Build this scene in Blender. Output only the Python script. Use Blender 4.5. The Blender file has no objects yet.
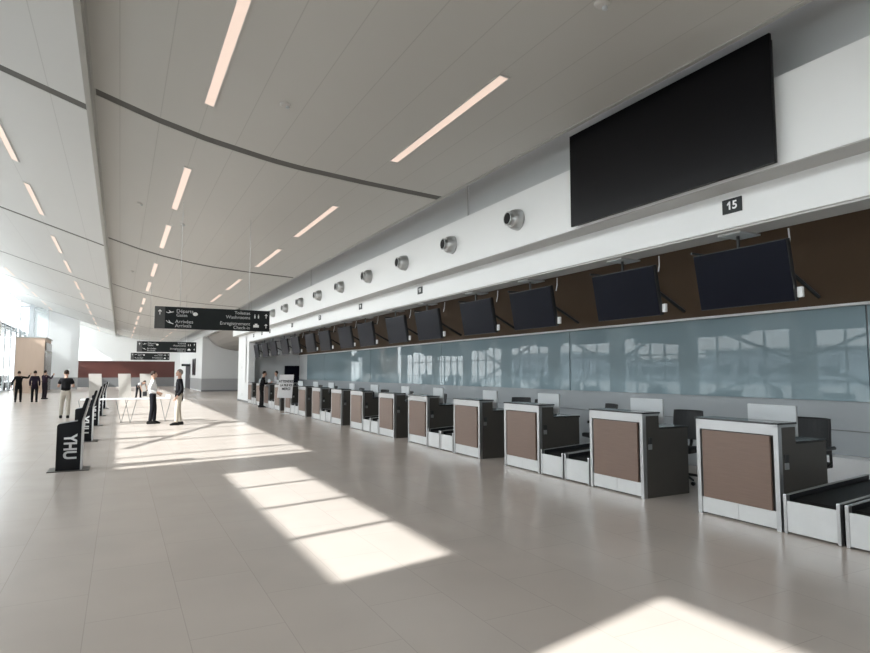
import bpy, bmesh, math, random
from mathutils import Vector, Matrix
random.seed(7)
PI = math.pi
scene = bpy.context.scene
C = scene.collection

# ------------------------------------------------------------------ camera
cam_d = bpy.data.cameras.new('camera'); cam = bpy.data.objects.new('camera', cam_d); C.objects.link(cam)
cam_d.sensor_width = 36.0; cam_d.lens = 603.0 / 870.0 * 36.0
cam_d.clip_start = 0.05; cam_d.clip_end = 500
cam.location = (0, 0, 1.6)
cam.rotation_euler = (PI/2 + math.radians(4.315), 0, -math.radians(27.515))
scene.camera = cam

# ------------------------------------------------------------------ world, sun, exposure
world = bpy.data.worlds.new('sky'); scene.world = world; world.use_nodes = True
wn = world.node_tree.nodes; wl = world.node_tree.links; wn.clear()
wo = wn.new('ShaderNodeOutputWorld'); bg = wn.new('ShaderNodeBackground')
tc = wn.new('ShaderNodeTexCoord'); sx = wn.new('ShaderNodeSeparateXYZ'); rp = wn.new('ShaderNodeValToRGB')
rp.color_ramp.elements[0].position = 0.0; rp.color_ramp.elements[0].color = (0.985, 0.985, 0.985, 1)
rp.color_ramp.elements[1].position = 0.6; rp.color_ramp.elements[1].color = (0.90, 0.945, 1.0, 1)
wl.new(tc.outputs['Generated'], sx.inputs[0]); wl.new(sx.outputs['Z'], rp.inputs[0]); wl.new(rp.outputs[0], bg.inputs[0])
bg.inputs[1].default_value = 6.0
wl.new(bg.outputs[0], wo.inputs[0])
sun_d = bpy.data.lights.new('sun', 'SUN'); sun = bpy.data.objects.new('sun', sun_d); C.objects.link(sun)
sun_d.energy = 6.5; sun_d.angle = math.radians(0.5); sun_d.color = (1.0, 0.99, 0.98)
sun.rotation_euler = Vector((1.0, 0.22, -0.68)).to_track_quat('-Z', 'Y').to_euler()
sun.location = (-20, 0, 20)
def portal(name, loc, sy, sz, rot):
    d = bpy.data.lights.new(name, 'AREA'); o = bpy.data.objects.new(name, d); C.objects.link(o)
    d.shape = 'RECTANGLE'; d.size = sz; d.size_y = sy; d.cycles.is_portal = True
    o.location = loc; o.rotation_euler = rot
portal('portal_low', (-8.15, 25, 1.95), 97, 3.4, (0, -PI/2, 0))
portal('portal_high', (-8.15, 25, 6.9), 97, 2.7, (0, -PI/2, 0))
scene.view_settings.view_transform = 'Standard'
scene.view_settings.look = 'None'
scene.view_settings.gamma = 1.0
scene.view_settings.use_curve_mapping = False
scene.view_settings.exposure = 0.86
scene.cycles.max_bounces = 10
scene.cycles.diffuse_bounces = 6
scene.cycles.transparent_max_bounces = 12
scene.cycles.use_denoising = True
scene.cycles.sample_clamp_indirect = 8

# ------------------------------------------------------------------ materials
def mat(name, col, rough=0.5, metal=0.0, var=0.06, scale=6.0, emit=0, spec=0.5, bump=0.0, stretch=None):
    m = bpy.data.materials.new(name); m.use_nodes = True
    nt = m.node_tree; n = nt.nodes; l = nt.links; b = n['Principled BSDF']
    b.inputs['Roughness'].default_value = rough; b.inputs['Metallic'].default_value = metal
    b.inputs['Specular IOR Level'].default_value = spec
    t = n.new('ShaderNodeTexCoord'); no = n.new('ShaderNodeTexNoise'); no.inputs['Scale'].default_value = scale
    no.inputs['Detail'].default_value = 4
    if stretch:
        mp = n.new('ShaderNodeMapping'); mp.inputs['Scale'].default_value = stretch
        l.new(t.outputs['Object'], mp.inputs[0]); l.new(mp.outputs[0], no.inputs['Vector'])
    else: l.new(t.outputs['Object'], no.inputs['Vector'])
    mx = n.new('ShaderNodeMix'); mx.data_type = 'RGBA'
    a = [max(0, c * (1 - var)) for c in col]; z = [min(1, c * (1 + var)) for c in col]
    mx.inputs[6].default_value = (*a, 1); mx.inputs[7].default_value = (*z, 1)
    l.new(no.outputs['Fac'], mx.inputs[0]); l.new(mx.outputs[2], b.inputs['Base Color'])
    if bump:
        bp = n.new('ShaderNodeBump'); bp.inputs['Strength'].default_value = bump; bp.inputs['Distance'].default_value = 0.002
        l.new(no.outputs['Fac'], bp.inputs['Height']); l.new(bp.outputs[0], b.inputs['Normal'])
    if emit:
        b.inputs['Emission Color'].default_value = (*col, 1); b.inputs['Emission Strength'].default_value = emit
    return m
M = {}
M['ceiling'] = mat('ceiling_paint', (0.66, 0.655, 0.63), 0.55, var=0.02, scale=0.5)
M['gap_shade'] = mat('gap_shade', (0.15, 0.147, 0.14), 0.9, spec=.1)  # shade of the ceiling gaps as a colour, for joint strips and deck
M['beam'] = mat('beam_paint', (0.42, 0.42, 0.40), 0.6, var=0.03)
M['white_wall'] = mat('white_wall', (0.78, 0.795, 0.795), 0.5, var=0.015, scale=1)
M['grey_wall'] = mat('grey_wall', (0.60, 0.61, 0.61), 0.5, var=0.02, scale=1)
M['wainscot'] = mat('wainscot_grey', (0.36, 0.365, 0.37), 0.4, var=0.03)
M['skirting'] = mat('skirting_dark', (0.16, 0.165, 0.17), 0.4)
M['soffit'] = mat('soffit_grey', (0.45, 0.45, 0.44), 0.5, var=0.03)
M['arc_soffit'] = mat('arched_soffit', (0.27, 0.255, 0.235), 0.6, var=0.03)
M['brown_panel'] = mat('brown_panel', (0.095, 0.062, 0.038), 0.6, var=0.08, scale=1.2, spec=0.2)
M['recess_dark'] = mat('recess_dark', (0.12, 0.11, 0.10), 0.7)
M['steel'] = mat('brushed_steel', (0.50, 0.505, 0.51), 0.3, 0.9, var=0.05, scale=30, stretch=(1, 1, 8))
M['lower_wall'] = mat('lower_back_wall', (0.34, 0.365, 0.38), 0.18, var=0.02, scale=1)
M['pale_grey'] = mat('pale_grey_plastic', (0.52, 0.55, 0.57), 0.35, var=0.02)
M['steel_matte'] = mat('matte_steel', (0.62, 0.63, 0.63), 0.38, 0.6, var=0.05, scale=12)
M['wood'] = mat('brown_laminate', (0.185, 0.124, 0.096), 0.45, var=0.16, scale=5, stretch=(1, 0.8, 22))
M['charcoal'] = mat('charcoal_laminate', (0.062, 0.057, 0.050), 0.4, var=0.1)
M['counter'] = mat('black_counter', (0.03, 0.032, 0.034), 0.18, var=0.1)
M['rubber'] = mat('black_rubber_belt', (0.012, 0.012, 0.012), 0.55, var=0.2, scale=30)
M['black_plastic'] = mat('black_plastic', (0.018, 0.019, 0.021), 0.35, var=0.15)
M['screen'] = mat('screen_black', (0.006, 0.007, 0.013), 0.3, var=0.1, scale=2, spec=0.07)
M['big_screen'] = mat('big_screen_black', (0.004, 0.004, 0.005), 0.3, var=0.15, scale=1, spec=0.12)
M['white_plastic'] = mat('white_plastic', (0.82, 0.83, 0.84), 0.35, var=0.02)
M['kiosk_black'] = mat('kiosk_black', (0.006, 0.007, 0.009), 0.35, var=0.1, spec=0.2)
M['letter_grey'] = mat('letter_grey', (0.62, 0.63, 0.64), 0.5, var=0.03)
M['letter_white'] = mat('letter_white', (0.85, 0.86, 0.86), 0.5, var=0.02)
M['sign_dark'] = mat('sign_charcoal', (0.018, 0.022, 0.023), 0.4, var=0.08, spec=0.2)
M['sign_panel'] = mat('sign_grey_panel', (0.085, 0.088, 0.088), 0.4)
M['sign_blue'] = mat('sign_bluegrey', (0.055, 0.075, 0.085), 0.4)
M['text_black'] = mat('print_black', (0.04, 0.04, 0.045), 0.6)
M['poster'] = mat('poster_paper', (0.92, 0.92, 0.94), 0.6, var=0.02)
M['red_wall'] = mat('dark_red_wall', (0.075, 0.020, 0.015), 0.5, var=0.12, scale=1)
M['tan'] = mat('tan_cladding', (0.55, 0.42, 0.33), 0.55, var=0.05, scale=2, stretch=(4, 4, .4))
M['tan_side'] = mat('tan_side_glass', (0.20, 0.185, 0.18), 0.25, var=0.25, scale=1.2)
M['board'] = mat('board_beige', (0.46, 0.44, 0.41), 0.6, var=0.05)
M['mullion'] = mat('mullion_grey', (0.55, 0.58, 0.60), 0.45, 0.2)
M['concrete'] = mat('pale_concrete', (0.62, 0.62, 0.60), 0.9, var=0.06, scale=.3)
M['town'] = mat('far_building', (0.50, 0.55, 0.60), 0.8, var=0.3, scale=.25)
M['chair_mesh'] = mat('chair_mesh_black', (0.02, 0.022, 0.024), 0.7, var=0.3, scale=60)
M['chair_frame'] = mat('chair_frame_black', (0.012, 0.012, 0.013), 0.4)
M['lamp'] = mat('lamp_diffuser', (0.25, 0.22, 0.20), 0.5, emit=0.46)
M['lamp'].node_tree.nodes['Principled BSDF'].inputs['Emission Color'].default_value = (1.0, 0.77, 0.64, 1)
M['lamp_frame'] = mat('lamp_frame', (0.55, 0.54, 0.52), 0.5)
M['car_paint'] = mat('car_paint_dark', (0.03, 0.035, 0.04), 0.25)
M['wire'] = mat('steel_wire', (0.35, 0.35, 0.35), 0.4, 0.5)
M['nozzle_grey'] = mat('nozzle_aluminium', (0.50, 0.51, 0.51), 0.32, 0.75)
M['hole'] = mat('nozzle_throat', (0.006, 0.006, 0.006), 0.8)
M['skin_tone'] = mat('skin', (0.50, 0.31, 0.23), 0.55)

# polished floor tiles
def floor_mat():
    m = bpy.data.materials.new('floor_tile'); m.use_nodes = True
    nt = m.node_tree; n = nt.nodes; l = nt.links; b = n['Principled BSDF']
    t = n.new('ShaderNodeTexCoord'); mp = n.new('ShaderNodeMapping')
    mp.inputs['Rotation'].default_value = (0, 0, PI/2)
    mp.inputs['Location'].default_value = (0.0, -0.425, 0)
    l.new(t.outputs['Object'], mp.inputs[0])
    br = n.new('ShaderNodeTexBrick'); br.offset = 0.5
    br.inputs['Scale'].default_value = 1.0; br.inputs['Mortar Size'].default_value = 0.003
    br.inputs['Mortar Smooth'].default_value = 0.1
    br.inputs['Brick Width'].default_value = 1.14; br.inputs['Row Height'].default_value = 0.57
    br.inputs['Color1'].default_value = (0.62, 0.55, 0.495, 1); br.inputs['Color2'].default_value = (0.635, 0.565, 0.51, 1)
    br.inputs['Mortar'].default_value = (0.53, 0.465, 0.415, 1)
    l.new(mp.outputs[0], br.inputs['Vector'])
    no = n.new('ShaderNodeTexNoise'); no.inputs['Scale'].default_value = 1.3; l.new(t.outputs['Object'], no.inputs['Vector'])
    mx = n.new('ShaderNodeMix'); mx.data_type = 'RGBA'; mx.blend_type = 'MULTIPLY'; mx.inputs[0].default_value = 0.15
    l.new(br.outputs['Color'], mx.inputs[6]); l.new(no.outputs['Fac'], mx.inputs[7])
    l.new(mx.outputs[2], b.inputs['Base Color'])
    b.inputs['Roughness'].default_value = 0.24; b.inputs['Specular IOR Level'].default_value = 0.3
    return m
M['floor'] = floor_mat()
# tinted back-painted glass of the rear wall
def backglass():
    m = mat('backpainted_glass', (0.235, 0.31, 0.34), 0.012, var=0.02, scale=.5, spec=0.5)
    m.node_tree.nodes['Principled BSDF'].inputs['Specular IOR Level'].default_value = 0.42
    return m
M['back_glass'] = backglass()
def winglass(name='window_glass', tint=(0.955, 0.97, 0.968)):
    m = bpy.data.materials.new(name); m.use_nodes = True
    nt = m.node_tree; n = nt.nodes; l = nt.links; n.clear()
    o = n.new('ShaderNodeOutputMaterial'); tr = n.new('ShaderNodeBsdfTransparent'); gl = n.new('ShaderNodeBsdfGlossy')
    fr = n.new('ShaderNodeValue'); fr.outputs[0].default_value = 0.05; mx = n.new('ShaderNodeMixShader')
    tr.inputs[0].default_value = (*tint, 1); gl.inputs['Roughness'].default_value = 0.02
    l.new(fr.outputs[0], mx.inputs[0]); l.new(tr.outputs[0], mx.inputs[1]); l.new(gl.outputs[0], mx.inputs[2])
    l.new(mx.outputs[0], o.inputs[0]); return m
M['win_glass'] = winglass()
M['tinted_glass'] = winglass('tinted_window_glass', (0.62, 0.635, 0.64))
# ceiling gets thin panel seams running along the hall
def seam_ceiling(name, first, step, col, var=0.02):
    m = mat(name, col, 0.55, var=var, scale=.4)
    nt = m.node_tree; n = nt.nodes; l = nt.links; b = n['Principled BSDF']
    src = b.inputs['Base Color'].links[0].from_socket
    t = n.new('ShaderNodeTexCoord'); s = n.new('ShaderNodeSeparateXYZ'); l.new(t.outputs['Object'], s.inputs[0])
    def mth(op, a, bb):
        k = n.new('ShaderNodeMath'); k.operation = op
        for i, v in enumerate((a, bb)):
            if isinstance(v, (int, float)): k.inputs[i].default_value = v
            elif v is not None: l.new(v, k.inputs[i])
        return k.outputs[0]
    f = mth('FRACT', mth('DIVIDE', mth('SUBTRACT', s.outputs['X'], first - 100 * step), step), None)
    g = mth('LESS_THAN', f, 0.012 / step)
    mx = n.new('ShaderNodeMix'); mx.data_type = 'RGBA'; l.new(g, mx.inputs[0]); l.new(src, mx.inputs[6])
    mx.inputs[7].default_value = (col[0]*.82, col[1]*.82, col[2]*.82, 1); l.new(mx.outputs[2], b.inputs['Base Color'])
    return m
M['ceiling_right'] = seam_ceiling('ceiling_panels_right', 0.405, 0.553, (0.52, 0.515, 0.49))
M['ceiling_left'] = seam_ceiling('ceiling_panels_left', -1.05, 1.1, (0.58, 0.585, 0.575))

# ------------------------------------------------------------------ helpers
def obj(name, bm, m, parent=None, smooth=False, kind=None, label=None):
    me = bpy.data.meshes.new(name)
    if isinstance(bm, bmesh.types.BMesh):
        bmesh.ops.recalc_face_normals(bm, faces=bm.faces[:]); bm.to_mesh(me); bm.free()
    else: me = bm
    me.materials.clear(); me.materials.append(m)
    if smooth:
        for p in me.polygons: p.use_smooth = True
    o = bpy.data.objects.new(name, me); C.objects.link(o)
    if parent: o.parent = parent
    if kind: o['kind'] = kind
    if label: o['label'] = label
    return o
def struct(name, bm, m, parent=None, smooth=False): return obj(name, bm, m, parent, smooth, kind='structure' if not parent else None)
def tag(o, label, cat, group=None):
    o['label'] = label; o['category'] = cat
    if group: o['group'] = group
    return o
def thing(name, label, cat, loc=(0, 0, 0), rz=0, group=None):
    o = bpy.data.objects.new(name, None); C.objects.link(o); o.empty_display_size = .2
    o.location = loc; o.rotation_euler = (0, 0, rz); return tag(o, label, cat, group)
def dup(root, loc, rz=None, label=None, group=None):
    r = root.copy(); C.objects.link(r); r.location = loc
    if rz is not None: r.rotation_euler = (0, 0, rz)
    if label: r['label'] = label
    if group: r['group'] = group
    for ch in list(root.children):
        c = ch.copy(); C.objects.link(c); c.parent = r
        for g in ch.children:
            d = g.copy(); C.objects.link(d); d.parent = c
    return r
def bx(bm, x0, x1, y0, y1, z0, z1, bev=0.0):
    vs = [bm.verts.new(p) for p in ((x0,y0,z0),(x1,y0,z0),(x1,y1,z0),(x0,y1,z0),(x0,y0,z1),(x1,y0,z1),(x1,y1,z1),(x0,y1,z1))]
    fs = [bm.faces.new([vs[i] for i in f]) for f in ((0,3,2,1),(4,5,6,7),(0,1,5,4),(1,2,6,5),(2,3,7,6),(3,0,4,7))]
    if bev:
        es = list({e for f in fs for e in f.edges})
        bmesh.ops.bevel(bm, geom=es, offset=bev, segments=2, affect='EDGES', profile=.6)
    return bm
def box(*a, **k): return bx(bmesh.new(), *a, **k)
def tube(bm, pts, r, seg=8, r2=None):
    pts = [Vector(p) for p in pts]; rings = []
    for i, p in enumerate(pts):
        d = (pts[min(i+1, len(pts)-1)] - pts[max(i-1, 0)]).normalized()
        a = d.orthogonal().normalized() if i == 0 or True else a
        if i and rings:
            a = (pa - d * pa.dot(d)).normalized()
        pa = a; b = d.cross(a)
        rr = r if r2 is None else r + (r2 - r) * i / (len(pts) - 1)
        rings.append([bm.verts.new(p + a*math.cos(2*PI*k/seg)*rr + b*math.sin(2*PI*k/seg)*rr) for k in range(seg)])
    for u, v in zip(rings, rings[1:]):
        for k in range(seg): bm.faces.new((u[k], u[(k+1) % seg], v[(k+1) % seg], v[k]))
    bm.faces.new(rings[0][::-1]); bm.faces.new(rings[-1]); return bm
def tb(pts, r, seg=8, r2=None): return tube(bmesh.new(), pts, r, seg, r2)
def prism(bm, poly, axis, a, b):
    """extrude a 2-D polygon along an axis: poly in the remaining two axes"""
    def mk(p, t):
        if axis == 'y': return (p[0], t, p[1])
        if axis == 'x': return (t, p[0], p[1])
        return (p[0], p[1], t)
    A = [bm.verts.new(mk(p, a)) for p in poly]; B = [bm.verts.new(mk(p, b)) for p in poly]
    bm.faces.new(A); bm.faces.new(B[::-1]); n = len(poly)
    for i in range(n): bm.faces.new((A[i], B[i], B[(i+1) % n], A[(i+1) % n]))
    return bm
def lathe(prof, axis='x', seg=28, org=(0,0,0)):
    bm = bmesh.new(); rings = []
    for t, r in prof:
        ring = []
        for k in range(seg):
            c, s = math.cos(2*PI*k/seg)*r, math.sin(2*PI*k/seg)*r
            p = (t, c, s) if axis == 'x' else (c, s, t)
            ring.append(bm.verts.new(Vector(p) + Vector(org)))
        rings.append(ring)
    for u, v in zip(rings, rings[1:]):
        for k in range(seg): bm.faces.new((u[k], u[(k+1) % seg], v[(k+1) % seg], v[k]))
    bm.faces.new(rings[0][::-1]); bm.faces.new(rings[-1]); return bm
def text_mesh(s, size, extrude, mtx, align='LEFT', sx=1.0, bold=0.0):
    cu = bpy.data.curves.new('t', 'FONT'); cu.body = s; cu.size = size; cu.extrude = extrude; cu.align_x = align; cu.align_y = 'CENTER'
    cu.offset = bold
    to = bpy.data.objects.new('t', cu); C.objects.link(to)
    dg = bpy.context.evaluated_depsgraph_get(); me = bpy.data.meshes.new_from_object(to.evaluated_get(dg))
    bpy.data.objects.remove(to); me.transform(mtx @ Matrix.Diagonal((sx, 1, 1, 1))); return me
def face_mtx(loc, xdir, ydir):
    x = Vector(xdir); y = Vector(ydir); z = x.cross(y)
    m = Matrix((x, y, z)).transposed().to_4x4(); m.translation = Vector(loc); return m
FRONT = ((1,0,0),(0,0,1))          # faces the viewer standing south (-Y)
FASCIA = ((0,-1,0),(0,0,1))        # faces the aisle (-X)
ORD = ['nearest','second nearest','third nearest','fourth nearest','fifth nearest','sixth nearest','seventh nearest','eighth nearest',
       'ninth nearest','tenth nearest','eleventh nearest','twelfth nearest','thirteenth nearest','fourteenth nearest','farthest']
def ordn(i, n): return 'farthest' if i == n-1 and n > 2 else ORD[i]

# ------------------------------------------------------------------ setting: floor, ceiling, walls
Y0, Y1 = -24.0, 74.0
XL, ZC = -8.3, 5.46
struct('floor', box(-8.6, 16, Y0, Y1 + .4, -.15, 0), M['floor'])
struct('ground', box(-160, -8.6, -80, 160, -.45, -.12), M['concrete'])
def rprof(x):
    P = [(-.5,5.756),(.0,5.60),(.395,5.48),(1.106,5.307),(2.088,5.137),(2.613,5.075),(3.8,4.99),(5.35,4.912)]
    for (a, za), (b, zb) in zip(P, P[1:]):
        if x <= b: return za + (zb - za) * (x - a) / (b - a)
    return P[-1][1]
def lprof(x): return 5.46 + .33 * (-.5 - x)
def shell(bm, prof, xs, ya, yb, th=.1):
    poly = [(x, prof(x)) for x in xs] + [(x, prof(x) + th) for x in reversed(xs)]
    return prism(bm, poly, 'y', ya, yb)
JOINTS = [-12.0, -1.0, 10.0, 21.0, 32.0, 43.0, 54.0, 65.0]
edges = [Y0] + JOINTS + [Y1]
bmr = bmesh.new(); bml = bmesh.new()
for a, b in zip(edges, edges[1:]):
    ya, yb = a + .12, b - .12
    shell(bmr, rprof, [-.5 + 5.85 * i / 26 for i in range(27)], ya, yb)
    shell(bml, lprof, [XL, -4, -.575], ya, yb)
struct('ceiling', bmr, M['ceiling_right']); struct('ceiling', bml, M['ceiling_left'])
bmj = bmesh.new()
for J in JOINTS:
    shell(bmj, lambda x: rprof(x) + .006, [-.5 + 5.84 * i / 26 for i in range(27)], J - .121, J + .121, .03)
    shell(bmj, lambda x: lprof(x) + .006, [XL, -4, -.575], J - .121, J + .121, .03)
struct('trim_9', bmj, M['gap_shade'])  # strips fill the open joints, their dark colour standing in for gap shade
# the beam face between the two ceiling shells
struct('trim_1', bx(box(-.575, -.505, Y0, Y1, 5.475, 5.75), -.56, -.46, Y0, Y1, 5.75, 5.90), M['beam'])
# roof deck above the joints, gap shade put into its dark colour
bm = prism(bmesh.new(), [(-8.3,8.20),(-.5,6.1),(5.9,5.25),(5.9,5.5),(-.5,6.5),(-8.3,8.6)], 'y', Y0, Y1)
struct('ceiling', bm, M['gap_shade'])
bm = bmesh.new()                                        # upper edge lip of right shell
bx(bm, 5.30, 5.36, Y0, Y1, 4.90, 5.06)
struct('trim_2', bm, M['beam'])
# right wall: stepped white fascia above the counters
FY = 35.5
struct('wall_right', bx(box(5.60, 5.95, Y0, FY, 3.60, 4.48), 5.93, 6.33, Y0, FY, 3.19, 3.60), M['white_wall'])
struct('wall_right', box(5.95, 6.2, Y0, 66, 4.48, 5.6), M['grey_wall'])  # set-back upper wall, its shade put into a greyer colour
struct('trim_3', bx(box(5.955, 6.33, Y0, 32.5, 3.165, 3.192), 5.61, 5.93, Y0, FY, 3.588, 3.602), M['soffit'])  # upper strip: shadow under the white band put into its grey
bm = bmesh.new()
for y in (-3, 10.0, 21.0, 32.0): bx(bm, 5.935, 5.952, y-.02, y+.02, 4.48, 5.3)
struct('trim_4', bm, M['soffit'])
# counters' recess
struct('wall_back', box(8.75, 9.0, Y0, 33, 0, 1.2), M['lower_wall'])
struct('wall_back', box(8.75, 9.0, 31.3, 33, 1.2, 2.5), M['grey_wall'])
struct('wall_back', box(8.742, 9.0, Y0, 31.3, 1.2, 2.5), M['wainscot'])
struct('wall_back', box(8.72, 9.0, Y0, 33, 2.5, 4.3), M['brown_panel'])
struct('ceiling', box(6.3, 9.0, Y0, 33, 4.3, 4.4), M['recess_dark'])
struct('trim_5', box(8.66, 8.75, Y0, 33, 2.49, 2.525), M['white_wall'])
struct('trim_6', box(8.735, 8.75, Y0, 31.3, .80, .812), M['skirting'])
gl = bmesh.new(); js = [-1.5, 4.4, 10.35, 16.3, 22.2, 28.2, 31.3]
for k, (a, b) in enumerate(zip(js, js[1:])):
    tag(obj('glass_wall_panel', box(8.715, 8.74, a + .012, b - .012, 1.205, 2.488), M['back_glass']),
        'pale teal glossy glass wall panel behind the counters, %s' % ['at the right edge of the photo','the wide one from the right edge to the seam above the second desk','just left of the big seam','fourth from the right edge','fifth from the right edge','at the far end of the glass wall'][k],
        'glass panel', 'glass panels of the back wall')
# end wall of the recess and the white pier
struct('wall_end', box(5.93, 9.0, 33.0, 33.2, 1.05, 4.4), M['grey_wall'])
struct('wall_end', box(5.95, 9.0, 32.99, 33.2, 0, 1.05), M['wainscot'])
struct('wall_pier', box(5.93, 6.25, 32.4, FY, .1, 3.19), M['white_wall'])
struct('baseboard_pier', box(5.925, 6.255, 32.395, FY + .005, 0, .1), M['skirting'])
bm = bmesh.new(); bx(bm, 5.915, 5.93, 34.2, 34.32, 1.80, 1.92, .004); bx(bm, 5.915, 5.93, 34.1, 34.2, .32, .44, .004)
# side hall beyond the pier
struct('wall_side', box(5.97, 16, 53, 53.2, 1.05, 5.6), M['grey_wall'])
struct('wall_side', box(5.97, 16, 52.98, 53.2, .12, 1.05), M['wainscot'])
struct('baseboard_side', box(5.97, 16, 52.97, 53.2, 0, .12), M['skirting'])
struct('wall_side', box(15.8, 16, 33.2, 53, 0, 5.6), M['grey_wall'])
struct('wall_side', box(9.0, 16, 33.0, 33.2, 0, 5.6), M['grey_wall'])
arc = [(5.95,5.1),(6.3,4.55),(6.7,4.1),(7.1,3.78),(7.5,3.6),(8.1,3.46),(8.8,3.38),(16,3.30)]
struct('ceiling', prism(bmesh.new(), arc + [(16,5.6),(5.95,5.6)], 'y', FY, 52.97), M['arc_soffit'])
# white side wall with the black door, far end
struct('wall_door', bx(bx(box(5.97, 6.2, 53.2, 62.0, 0, 5.6), 5.97, 6.2, 67.0, Y1, 0, 5.6), 5.97, 6.2, 62.0, 67.0, 2.35, 5.6), M['white_wall'])
struct('wall_door_wainscot', box(5.955, 5.97, 53.0, 61.9, .1, 1.05), M['wainscot'])
d = struct('door_1', box(5.975, 6.10, 62.0, 67.0, 0, 2.35), M['text_black'])
struct('door_handle', tb([(5.95, 62.4, 1.0), (5.95, 62.4, 1.35)], .015), M['steel'], d)
# far end wall with the dark red band
struct('wall_end_red', box(-8.3, 5.45, Y1, Y1 + .3, 1.0, 2.78), M['red_wall'])
struct('wall_end_base', box(-8.3, 5.45, Y1 - .01, Y1 + .3, 0, 1.0), M['skirting'])
struct('wall_end_white', box(5.45, 5.97, Y1 - .05, Y1 + .3, 0, 8.6), M['white_wall'])
struct('trim_7', box(-8.3, 5.45, Y1 - .1, Y1 + .3, 2.78, 3.0), M['white_wall'])
struct('wall_end_upper', box(-8.3, 5.45, Y1, Y1 + .3, 3.0, 8.6), M['white_wall'])
struct('wall_end_left', bx(box(-6.0, -3.5, 65.6, 65.9, 1.1, 8.6), -8.3, -6.0, 65.9, 66.1, 7.6, 8.6), M['white_wall'])
struct('wall_end_left', box(-6.0, -3.5, 65.58, 65.92, 0, 1.1), M['wainscot'])
struct('wall_near', box(-8.6, 9.2, Y0 - .2, Y0, 0, 8.6), M['white_wall'])
struct('wall_near_side', box(5.95, 6.2, Y0, Y0 + .2, 0, 5.6), M['white_wall'])
# ---------------- left facade with its windows
LOWP = [-19.5, -13.7, -8.0, -2.2, 3.9, 9.7, 15.6, 21.5, 26.5, 32.3, 38.0, 43.8, 49.5, 56.5]
bm = bmesh.new()
bx(bm, -8.6, XL, Y0, 57, 3.55, 5.64); bx(bm, -8.6, XL, Y0, 57, -.1, .35)
for y in [Y0 + .4] + LOWP: bx(bm, -8.6, XL, y - .5, y + .5, .35, 3.55)
bx(bm, -8.6, XL, Y0, Y1, 8.22, 8.6)
bx(bm, -8.6, XL, -5, .62, 5.64, 6.9); bx(bm, -8.6, XL, .62, 2.27, 5.64, 8.22)
bx(bm, -8.6, XL, 2.27, 7.95, 5.64, 6.68); bx(bm, -8.6, XL, 2.27, 7.95, 7.64, 8.22); bx(bm, -8.6, XL, 7.95, 9.38, 5.64, 8.22)
struct('wall_left', bm, M['white_wall'])
struct('roof_edge', box(-9.0, XL, Y0 - .3, Y1 + .3, 8.6, 8.8), M['beam'])
wi = [0]
def window(ya, yb, za, zb, ny, zrows, glass='win_glass', mw=.035):
    wi[0] += 1
    bm = bmesh.new(); x0, x1 = -8.5, -8.4
    bx(bm, x0, x1, ya, ya + .06, za, zb); bx(bm, x0, x1, yb - .06, yb, za, zb)
    bx(bm, x0, x1, ya, yb, za, za + .06); bx(bm, x0, x1, ya, yb, zb - .06, zb)
    for k in range(1, ny):
        y = ya + (yb - ya) * k / ny; bx(bm, x0, x1, y - mw, y + mw, za, zb)
    for z in zrows: bx(bm, x0, x1, ya, yb, z - mw, z + mw)
    w = struct('window_%d' % wi[0], bm, M['mullion'])
    obj('pane', box(-8.455, -8.445, ya + .02, yb - .02, za + .02, zb - .02), M[glass], w)
    return w
P_ = [Y0 + .4] + LOWP
for a, b in zip(P_, P_[1:]): window(a + .5, b - .5, .35, 3.55, 4, (1.23, 2.52), 'tinted_glass')
window(-5, .62, 6.9, 8.22, 4, ()); window(-24, -14.5, 5.6, 8.22, 5, ()); window(-14.5, -5.06, 5.6, 8.22, 5, ()); window(2.27, 7.95, 6.68, 7.64, 4, ())
ups = [9.38, 9.85, 10.9, 13.6, 16.3, 21.5, 26.5, 32.3, 38, 43.8, 49.5, 57]
for a, b in zip(ups, ups[1:]): window(a + .03, b - .03, 5.60, 8.22, max(1, round((b - a) / 1.9)), (), mw=.03)
window(57, 65.9, .0, 8.22, 3, (5.2,), 'tinted_glass', mw=.04); window(66.1, 73.9, .0, 8.22, 3, (5.2,), mw=.04)
# glazed end bay beside the facade
bm = bmesh.new()
for x in (-8.25, -7.2, -6.05): bx(bm, x - .05, x + .05, 65.95, 66.1, 0, 7.6)
for z in (.05, 7.55): bx(bm, -8.3, -6.0, 65.95, 66.1, z - .05, z + .05)
w = struct('window_%d' % (wi[0] + 1), bm, M['mullion']); obj('pane', box(-8.28, -6.02, 66.02, 66.03, .05, 7.55), M['tinted_glass'], w)
struct('trim_8', box(-7.35, -7.05, 64.6, 64.9, 0, 7.65), M['mullion'])
# cross bracing in front of the low windows
bm = bmesh.new()
nodes = [3.9, 9.7, 15.6, 21.5, 26.5, 32.3, 38, 43.8, 49.5]
for i in (0, 2, 4, 6):
    for j in (i - 1, i + 1):
        if 0 <= j < len(nodes):
            for z in (4.35, -.0):
                tube(bm, [(-8.15, nodes[i], 2.05), (-8.15, nodes[j], z)], .075)
tube(bm, [(-8.15, 12.4, 5.64), (-8.15, 18.4, 7.7)], .07)
struct('wall_brace', bm, M['mullion'])
# unseen canopy, added outside to keep the sun off the low windows
struct('sun_block_canopy', box(-17.0, -8.6, -30, 80, 5.45, 5.62), M['grey_wall'])
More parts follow.
